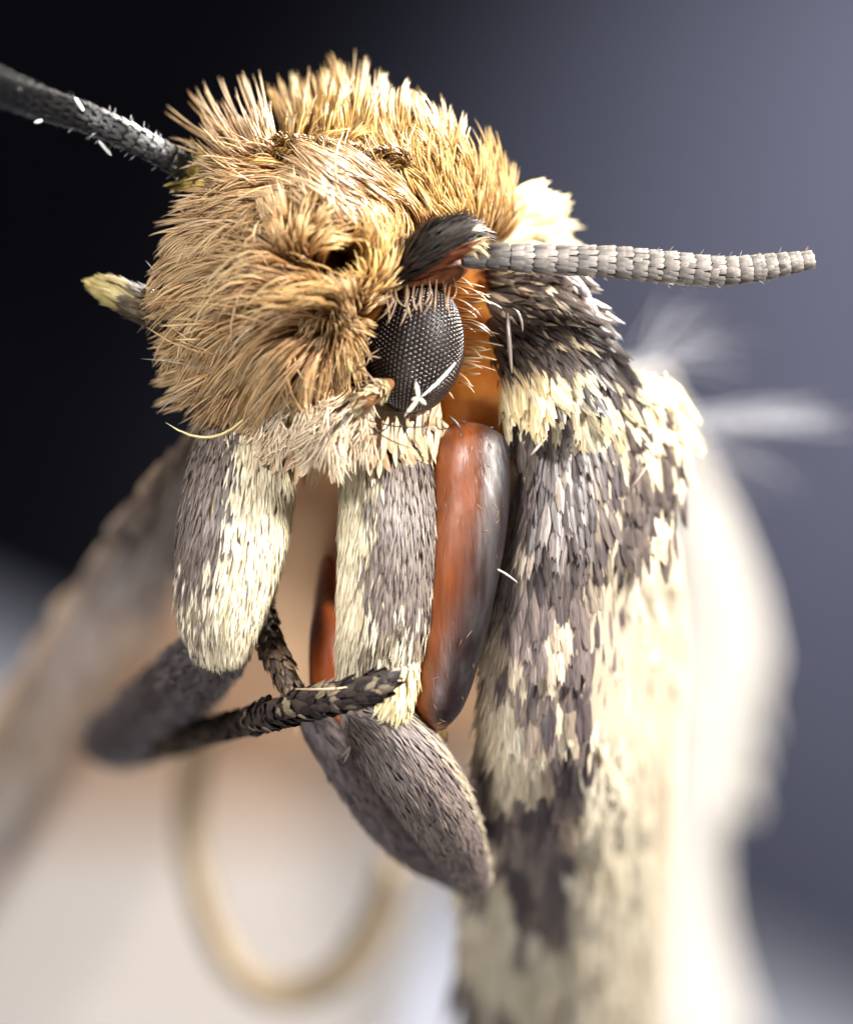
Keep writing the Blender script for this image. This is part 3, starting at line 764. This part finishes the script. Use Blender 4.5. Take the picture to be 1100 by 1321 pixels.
# amber mid leg coxa, glossy
def amber_mat():
    m, nt, N, L = new_mat('glossy_amber_cuticle')
    out = N.new('ShaderNodeOutputMaterial'); bs = N.new('ShaderNodeBsdfPrincipled')
    tc = N.new('ShaderNodeAttribute'); tc.attribute_name = 'col'
    tx = N.new('ShaderNodeTexCoord'); nz = N.new('ShaderNodeTexNoise'); nz.inputs['Scale'].default_value = 4; nz.inputs['Detail'].default_value = 6
    mp = N.new('ShaderNodeMapping'); mp.inputs['Scale'].default_value = (2.2, 1.5, .9); mp.inputs['Rotation'].default_value = (0, .2, 0)
    L.new(tx.outputs['Object'], mp.inputs[0]); L.new(mp.outputs[0], nz.inputs[0])
    mr = N.new('ShaderNodeMapRange'); mr.inputs[1].default_value = .3; mr.inputs[2].default_value = .7; mr.inputs[3].default_value = .72; mr.inputs[4].default_value = 1.22
    L.new(nz.outputs[0], mr.inputs[0])
    mx = N.new('ShaderNodeMix'); mx.data_type = 'RGBA'; mx.blend_type = 'MULTIPLY'; mx.inputs[0].default_value = 1
    L.new(tc.outputs['Color'], mx.inputs[6]); L.new(mr.outputs[0], mx.inputs[7]); L.new(mx.outputs[2], bs.inputs['Base Color'])
    bs.inputs['Roughness'].default_value = .52; bs.inputs['Coat Weight'].default_value = .06; bs.inputs['Coat Roughness'].default_value = .3
    bs.inputs['Subsurface Weight'].default_value = .1; bs.inputs['Subsurface Radius'].default_value = (.3, .08, .02); bs.inputs['Subsurface Scale'].default_value = .5
    bp = N.new('ShaderNodeBump'); bp.inputs['Strength'].default_value = .5; bp.inputs['Distance'].default_value = .02
    m2 = N.new('ShaderNodeMapping'); m2.inputs['Scale'].default_value = (16, 16, 2.2); m2.inputs['Rotation'].default_value = (0, .16, 0); L.new(tx.outputs['Object'], m2.inputs[0])
    n2 = N.new('ShaderNodeTexNoise'); n2.inputs['Scale'].default_value = 1.0; n2.inputs['Detail'].default_value = 6; L.new(m2.outputs[0], n2.inputs[0])
    r2 = N.new('ShaderNodeMapRange'); r2.inputs[1].default_value = .35; r2.inputs[2].default_value = .65; r2.inputs[3].default_value = .3; r2.inputs[4].default_value = .65; L.new(n2.outputs[0], r2.inputs[0]); L.new(r2.outputs[0], bs.inputs['Roughness'])
    L.new(n2.outputs[0], bp.inputs['Height']); L.new(bp.outputs[0], bs.inputs['Normal'])
    L.new(bs.outputs[0], out.inputs[0]); return m
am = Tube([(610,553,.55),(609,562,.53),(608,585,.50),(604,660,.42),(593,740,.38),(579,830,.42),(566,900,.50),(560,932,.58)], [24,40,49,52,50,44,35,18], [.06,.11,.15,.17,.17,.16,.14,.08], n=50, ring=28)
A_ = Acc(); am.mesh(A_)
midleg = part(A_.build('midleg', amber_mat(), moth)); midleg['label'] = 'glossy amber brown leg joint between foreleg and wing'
# vertex colour darkens along its outer side and its top
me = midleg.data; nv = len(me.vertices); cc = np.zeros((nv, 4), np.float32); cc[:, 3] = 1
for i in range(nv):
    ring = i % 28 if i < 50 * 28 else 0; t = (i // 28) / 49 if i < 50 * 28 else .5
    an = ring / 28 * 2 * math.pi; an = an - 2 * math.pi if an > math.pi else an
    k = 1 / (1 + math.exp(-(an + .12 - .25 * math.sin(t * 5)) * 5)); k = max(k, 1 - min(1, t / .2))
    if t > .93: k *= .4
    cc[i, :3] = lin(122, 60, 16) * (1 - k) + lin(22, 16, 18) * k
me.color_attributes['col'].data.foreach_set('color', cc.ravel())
a = Acc()
am.scales(a, 34, 9, 1.2, lambda t, an, r: mix(lin(150, 116, 84), lin(90, 60, 40), r), lift=.05, jit=1.2, amax=1.2)
a.build('dust', M_fine, midleg, kind='stuff')
kn = Tube([(556,915,.7),(560,935,.75),(570,952,.95)], [24,16,8], [.1,.1,.05], n=12)
o = leg_part('trochanter', midleg, kn, plain('olive_cuticle', lin(150, 112, 50), lin(96, 74, 40), scale=8, rough=.3, coat=.5), 1.0)
# second amber plate seen between the forelegs
am2 = Tube([(424,750,1.9),(424,790,1.5),(424,850,1.1),(440,920,1.2),(470,1000,1.7)], [14,20,26,34,20], [.15,.2,.2,.2,.12], n=24)
A_ = Acc(); am2.mesh(A_, col=lin(150, 72, 26)); o = A_.build('midleg', bpy.data.materials['glossy_amber_cuticle'], moth); part(o); o['label'] = 'dim amber leg joint behind the forelegs'

# ---------------------------------------------------------------- forewing in front of the pale mass, scaled
WY = [540, 680, 800, 900, 1000, 1100, 1340]; WX = [672, 652, 630, 622, 620, 612, 606]
def h_wing(px, py):
    px = np.asarray(px, float); py = np.asarray(py, float)
    u = (px - np.interp(py, WY, WX)) / 100
    d0 = np.interp(py, [540, 620, 700, 850, 950, 1030, 1150, 1340], [.62, .54, .48, .55, .8, 1.5, 3.4, 7.0])
    return d0 + .35 * (np.clip(.4 - u, 0, 2) / .4) ** 2 + .35 * np.clip(u - .6, 0, 9) ** 2 + 2.2 * np.clip(u - 1.35, 0, 9) ** 1.5
def w_lim(py): return (np.interp(py, WY, WX), np.interp(py, [540, 700, 850, 1000, 1340], [810, 868, 880, 870, 850]))
def c_mem(px, py): return np.zeros((len(px), 3)) + lin(196, 180, 158)
forewing = part(sheet('forewing', w_lim, np.linspace(545, 1345, 50), lambda x, y: h_wing(x, y) + .03, c_mem, M_soft, moth, nu=26))
forewing['label'] = 'folded forewing with overlapping grey brown and cream scales'
WG = [((690,560),(0,0),(688,620),.0,0), ((760,560),(0,0),(770,620),0,0), ((660,700),(0,0),(652,760),0,0), ((720,720),(0,0),(722,790),0,0), ((790,700),(0,0),(796,770),0,0),
      ((640,850),(0,0),(636,920),0,0), ((720,880),(0,0),(716,950),0,0), ((790,860),(0,0),(785,930),0,0), ((630,1100),(0,0),(624,1170),0,0), ((720,1100),(0,0),(708,1170),0,0), ((620,1300),(0,0),(616,1370),0,0), ((740,1300),(0,0),(728,1370),0,0)]
WF = Field(WG)
def c_wing(x, y, r, g):
    n = 1.1 * vnoise(x, y * .5, 36, 2) + .35 * vnoise(x, y * .6, 14, 5)
    right = np.interp(y, [560, 800, 930, 1040, 1340], [815, 800, 765, 742, 722])
    thr = np.interp(y, [560, 760, 900, 1000, 1340], [.8, .56, .3, .05, -.22])
    costa = (x - np.interp(y, WY, WX)) < 34
    thr = np.where(costa & (y > 780), thr - .25 + .5 * (vnoise(x, y, 18, 9) > .1), thr)
    pale = (n > thr) | (x > right)
    dark = mix(lin(134, 119, 112), lin(76, 66, 68), r); midc = mix(lin(170, 152, 132), lin(140, 124, 110), r)
    cream = mix(lin(228, 217, 194), lin(196, 181, 154), r)
    c = np.where((n > thr - .14)[:, None], midc, dark)
    inner = (y < 900) & (x < right)
    cream = np.where(inner[:, None], mix(lin(196, 181, 160), lin(168, 152, 132), r), cream)
    return np.where(pale[:, None], cream, c)
wpoly = [(684,545),(790,540),(815,640),(866,740),(872,900),(850,1000),(830,1340),(606,1340),(612,1100),(622,900),(634,800),(655,680)]
pts = poisson(wpoly, 9.5, tries=24000)
rk = lambda p: p[:, 1] + np.where(p[:, 0] > 800, 500, 0)
scale_field('scales', forewing, pts, WF, h_wing, 50, 16, c_wing, WIDE, n_obj=190, lift=.06, jit=.08, rank=rk)
# narrow bristly scales along the costal edge
ce = np.stack([np.interp(yy := rng.uniform(600, 1340, 900), WY, WX) + rng.uniform(-1, 30, 900), yy], -1)
scale_field('edge_scales', forewing, ce, WF, h_wing, 40, 6.5, c_wing, FINE, lift=.12, jit=.05, off=.012)
# few loose scales lying across
bristles('loose_scale', [((632,732,.35),(648,738,.32),(668,752,.34)), ((846,580,.9),(832,604,.85),(815,628,.85)), ((706,562,.45),(694,576,.4),(684,588,.42))], M_fur, forewing, 1.8, lin(170,158,148), lin(226,214,200))

# ---------------------------------------------------------------- shoulder (tegula and patagium)
def h_sh(px, py):
    return 0.62 + .55 * np.clip((px - 720) / 130, 0, 9) ** 2 + .30 * np.clip((720 - px) / 110, 0, 9) ** 2 + .45 * np.clip((455 - py) / 130, 0, 9) ** 2 - .14 * np.exp(-((px - 740) / 80) ** 2 - ((py - 520) / 60) ** 2)
tegula = part(ellipsoid('tegula', 722, 525, 1.75, 98, 125, .95, M_brown, moth)); tegula['label'] = 'shoulder lobe with dark upper and cream lower scales'
SG = [((640,360),(0,0),(680,372),0,0), ((650,400),(0,0),(700,430),0,0), ((640,440),(0,0),(672,480),0,0), ((700,360),(0,0),(745,410),0,0), ((720,410),(0,0),(765,450),0,0),
      ((655,480),(0,0),(668,530),0,0), ((700,470),(0,0),(722,520),0,0), ((750,470),(0,0),(772,520),0,0), ((800,490),(0,0),(828,530),0,0), ((850,500),(0,0),(872,560),0,0),
      ((700,530),(0,0),(700,580),0,0), ((770,540),(0,0),(786,600),0,0), ((830,560),(0,0),(842,620),0,0), ((650,310),(0,0),(690,330),0,0), ((690,310),(0,0),(730,350),0,0), ((780,620),(0,0),(790,680),0,0), ((840,630),(0,0),(838,690),0,0)]
SF = Field(SG)
def c_sh(x, y, r, g):
    n = vnoise(x, y, 30, 11) + .6 * vnoise(x, y, 12, 13)
    dark = mix(lin(112, 98, 90), lin(54, 46, 46), r); cream = mix(lin(240, 228, 200), lin(212, 192, 150), r)
    top = y < np.interp(x, [620, 700, 790], [480, 455, 478])
    base = y > np.interp(x, [640, 700, 780, 860], [545, 545, 590, 640])
    pal = (~top & ~base & (n > -.18)) | (top & (n > .45)) | (base & (n > .3))
    pal |= (x > 858) & (y < 600)
    pal |= (y < 330)
    return np.where(pal[:, None], cream, dark)
spoly = [(640,300),(690,300),(735,350),(778,440),(800,470),(862,478),(884,545),(880,640),(850,700),(790,690),(770,610),(680,560),(648,548),(640,470),(628,400),(620,350)]
pts = poisson(spoly, 8.5, tries=24000)
scale_field('scales', tegula, pts, SF, h_sh, 48, 18, c_sh, WIDE, n_obj=110, lift=.08, jit=.16, rank=lambda p: np.abs(p[:, 0] - 740) + np.abs(p[:, 1] - 500))
# cream spatulate scales over the orange side, dark hair-like ones above
pts = np.stack([rng.uniform(646, 700, 46), rng.uniform(462, 512, 46)], -1)
scale_field('spatulate_scales', tegula, pts, SF, lambda x, y: h_sh(x, y) - .05, 60, 20, lambda x, y, r, g: mix(lin(244, 228, 188), lin(216, 190, 140), r), SPAT, lift=.12, jit=.22)
pts = np.stack([rng.uniform(622, 730, 420), rng.uniform(345, 455, 420)], -1)
pts = pts[pts[:, 1] > 345 + (pts[:, 0] - 640) * .4]
scale_field('hair_scales', tegula, pts, SF, lambda x, y: h_sh(x, y) - .04, 50, 7, lambda x, y, r, g: np.where((r > .86)[:, None], mix(lin(220, 200, 160), lin(180, 160, 130), r), mix(lin(104, 90, 82), lin(40, 33, 34), r)), FINE, lift=.2, jit=.2)
bristles('long_scale', [((654,404,.25),(656,436,.2),(660,482,.2)), ((660,398,.3),(670,408,.22),(674,428,.22))], M_fur, tegula, 2.6, lin(84,74,70), lin(130,118,108))
# cream back of the thorax behind the antenna
def h_bk(px, py): return 1.1 + .5 * ((px - 640) / 60) ** 2
BG = [((620,300),(0,0),(632,250),0,0), ((660,300),(0,0),(690,290),0,0), ((640,280),(0,0),(672,262),0,0), ((690,310),(0,0),(715,330),0,0)]
pts = poisson([(610,315),(625,262),(655,258),(690,292),(708,325),(650,330)], 8)
scale_field('back_scales', thorax, pts, Field(BG), h_bk, 40, 16, lambda x, y, r, g: mix(lin(250, 236, 196), lin(224, 204, 150), r), WIDE, lift=.2, jit=.25)

# ---------------------------------------------------------------- pale mass: the hind wing and back, far out of focus
def h_hw(px, py): return 14.0 + .010 * (py - 560) + 1.8 * np.clip((px - 860) / 90, 0, 3) ** 1.5
HY = [470, 540, 600, 680, 760, 850, 930, 1000, 1100, 1200, 1345]; HX = [850, 880, 905, 940, 968, 985, 962, 935, 912, 925, 965]
def hw_lim(py): return (640, np.interp(py, HY, HX))
def c_hw(px, py):
    c = np.zeros((len(px), 3)) + lin(246, 241, 234)
    k = np.exp(-((px - 828) / 26) ** 2 - ((py - 860) / 110) ** 2) * .55 + np.exp(-((px - 830) / 26) ** 2 - ((py - 655) / 60) ** 2) * .5
    return c * (1 - k[:, None]) + lin(140, 122, 100) * k[:, None]
hindwing = part(sheet('hindwing', hw_lim, np.linspace(480, 1345, 60), h_hw, c_hw, M_soft, moth, nu=40, thick=.06)); hindwing['label'] = 'blurred cream white hind wing behind the forewing'
pts = poisson([(700,520),(870,540),(975,850),(900,1090),(950,1340),(680,1340)], 17, tries=9000)
scale_field('scales', hindwing, pts, WF, h_hw, 60, 26, lambda x, y, r, g: mix(lin(250, 246, 238), lin(240, 232, 218), r), WIDE, lift=.08)
# blurred hair tufts fanning from behind the shoulder
def tuft(root, tips, y0, y1, n, wpx, spread):
    a = Acc(); r = np.array(root, float)
    tp = np.array(tips)[rng.integers(0, len(tips), n)] + rng.normal(0, spread, (n, 2))
    rr = r + rng.normal(0, 14, (n, 2)); mid = rr * .5 + tp * .5 + rng.normal(0, 5, (n, 2)) + np.array([0, -6])
    C = [P(q[:, 0], q[:, 1], yy) for q, yy in ((rr, np.full(n, y0)), (mid, (y0 + y1) / 2 + rng.normal(0, .4, n)), (tp, y1 + rng.normal(0, .6, n)))]
    c = np.zeros((n, 3)) + lin(168, 168, 176)
    hair_mesh(a, *C, wpx / 250 * rng.uniform(.7, 1.3, n), c, c)
    return a.build('hair_tuft', M_fur, moth, kind='stuff')
part(tuft((822,470), [(900,385),(925,420),(880,400),(950,455)], 5, 9, 15, 1.2, 24))
part(tuft((870,545), [(1060,530),(1085,545),(1085,560),(1000,545)], 6, 10, 20, 1.4, 13))
part(tuft((880,560), [(990,640),(1000,620),(960,640)], 6, 10, 7, 1.3, 16))

# ---------------------------------------------------------------- shaded wing and the tan hollow between the wings
LY = [545, 600, 680, 760, 840, 920, 1010, 1345]; LX = [250, 212, 152, 100, 52, 2, -50, -260]
def h_lw(px, py):
    ex = np.interp(py, LY, LX); u = (px - ex) / 100
    return np.interp(py, [545, 640, 760, 920, 1345], [1.8, 3.6, 6.5, 9.5, 15.0]) - .2 + 1.1 * np.clip(u - .3, 0, 3) ** .8 * .8 + .35 * np.exp(-((u - .1) / .2) ** 2)
def lw_lim(py): return (np.interp(py, LY, LX), np.interp(py, [545, 1080, 1150, 1345], [640, 640, 560, 500]))
def c_lw(px, py):
    ex = np.interp(py, LY, LX); u = (px - ex)
    tan = lin(200, 172, 144); pale = lin(234, 229, 225); dark = lin(52, 41, 37); pink = lin(206, 190, 182); vein = lin(138, 98, 56)
    k = np.clip((py - 930) / 200, 0, 1)[:, None]; c = tan * (1 - k) + pale * k
    e = np.clip(1 - np.abs(u - 40) / 52, 0, 1)[:, None] * np.clip((1010 - py) / 200, 0, 1)[:, None]; c = c * (1 - e) + pink * e
    v = np.exp(-((u - 118) / 16) ** 2)[:, None] * np.clip((py - 740) / 80, 0, 1)[:, None] * .8; c = c * (1 - v) + vein * v
    d = np.clip(1 - np.abs(u - 18) / 60, 0, 1)[:, None] ** .6 * np.clip((770 - py) / 110, 0, 1)[:, None]; c = c * (1 - d) + dark * d
    return c
wing2 = part(sheet('forewing', lw_lim, np.linspace(545, 1345, 60), h_lw, c_lw, M_soft, moth, nu=70, thick=.05)); wing2['label'] = 'blurred tan and beige wing on the shaded side'
pts = poisson([(236,560),(300,560),(240,700),(130,900),(10,1100),(-60,1010),(50,840),(150,680)], 10, tries=8000)
scale_field('scales', wing2, pts, Field([((230,580),(0,0),(190,640),0,0), ((100,780),(0,0),(60,840),0,0), ((0,950),(0,0),(-40,1010),0,0)]), lambda x, y: h_lw(x, y) - .02, 52, 20,
            lambda x, y, r, g: c_lw(x, y) * (.75 + .5 * r[:, None]), WIDE, lift=.08)
# venter
def h_ven(px, py): return 1.9 + .25 * ((px - 400) / 80) ** 2 + .0006 * (py - 560)
venter = part(sheet('venter', lambda py: (np.interp(py, [560, 700, 900], [330, 350, 385]), np.interp(py, [560, 900], [600, 470])), np.linspace(560, 900, 20), h_ven,
      lambda px, py: np.zeros((len(px), 3)) + lin(212, 176, 140), M_soft, moth, nu=24, thick=.1))
pts = poisson([(350,600),(450,600),(440,860),(390,880),(360,740)], 12)
scale_field('scales', venter, pts, Field([((400,620),(0,0),(392,690),0,0), ((420,800),(0,0),(415,870),0,0)]), lambda x, y: h_ven(x, y) - .03, 64, 12,
            lambda x, y, r, g: mix(lin(226, 196, 160), lin(180, 146, 112), r), FINE, lift=.08)
# hind leg curled below, out of focus
hl = Tube([(262,930,10.5),(245,1040,10.6),(258,1150,10.6),(300,1245,10.6),(360,1282,10.6),(430,1262,10.5),(482,1195,10.4),(505,1115,10.2)], [15,16,17,18,19,19,20,15], [.06,.065,.07,.075,.08,.08,.08,.06], n=60)
hindleg = part(leg_part('hindleg', moth, hl, plain('olive_tan_cuticle', lin(170, 150, 118), lin(140, 120, 92), scale=5), 1.0)); hindleg['label'] = 'blurred curled tan hind leg below the body'
a = Acc(); hl.scales(a, 900, 26, 9, lambda t, an, r: mix(lin(186, 166, 134), lin(128, 110, 88), r), lift=.08, t1=.98); a.build('scales', M_fine, hindleg, kind='stuff')

# parts were modelled in world coordinates: undo the root's offset
for o in _parts:
    o.matrix_parent_inverse = Matrix.Translation(-ROOT)
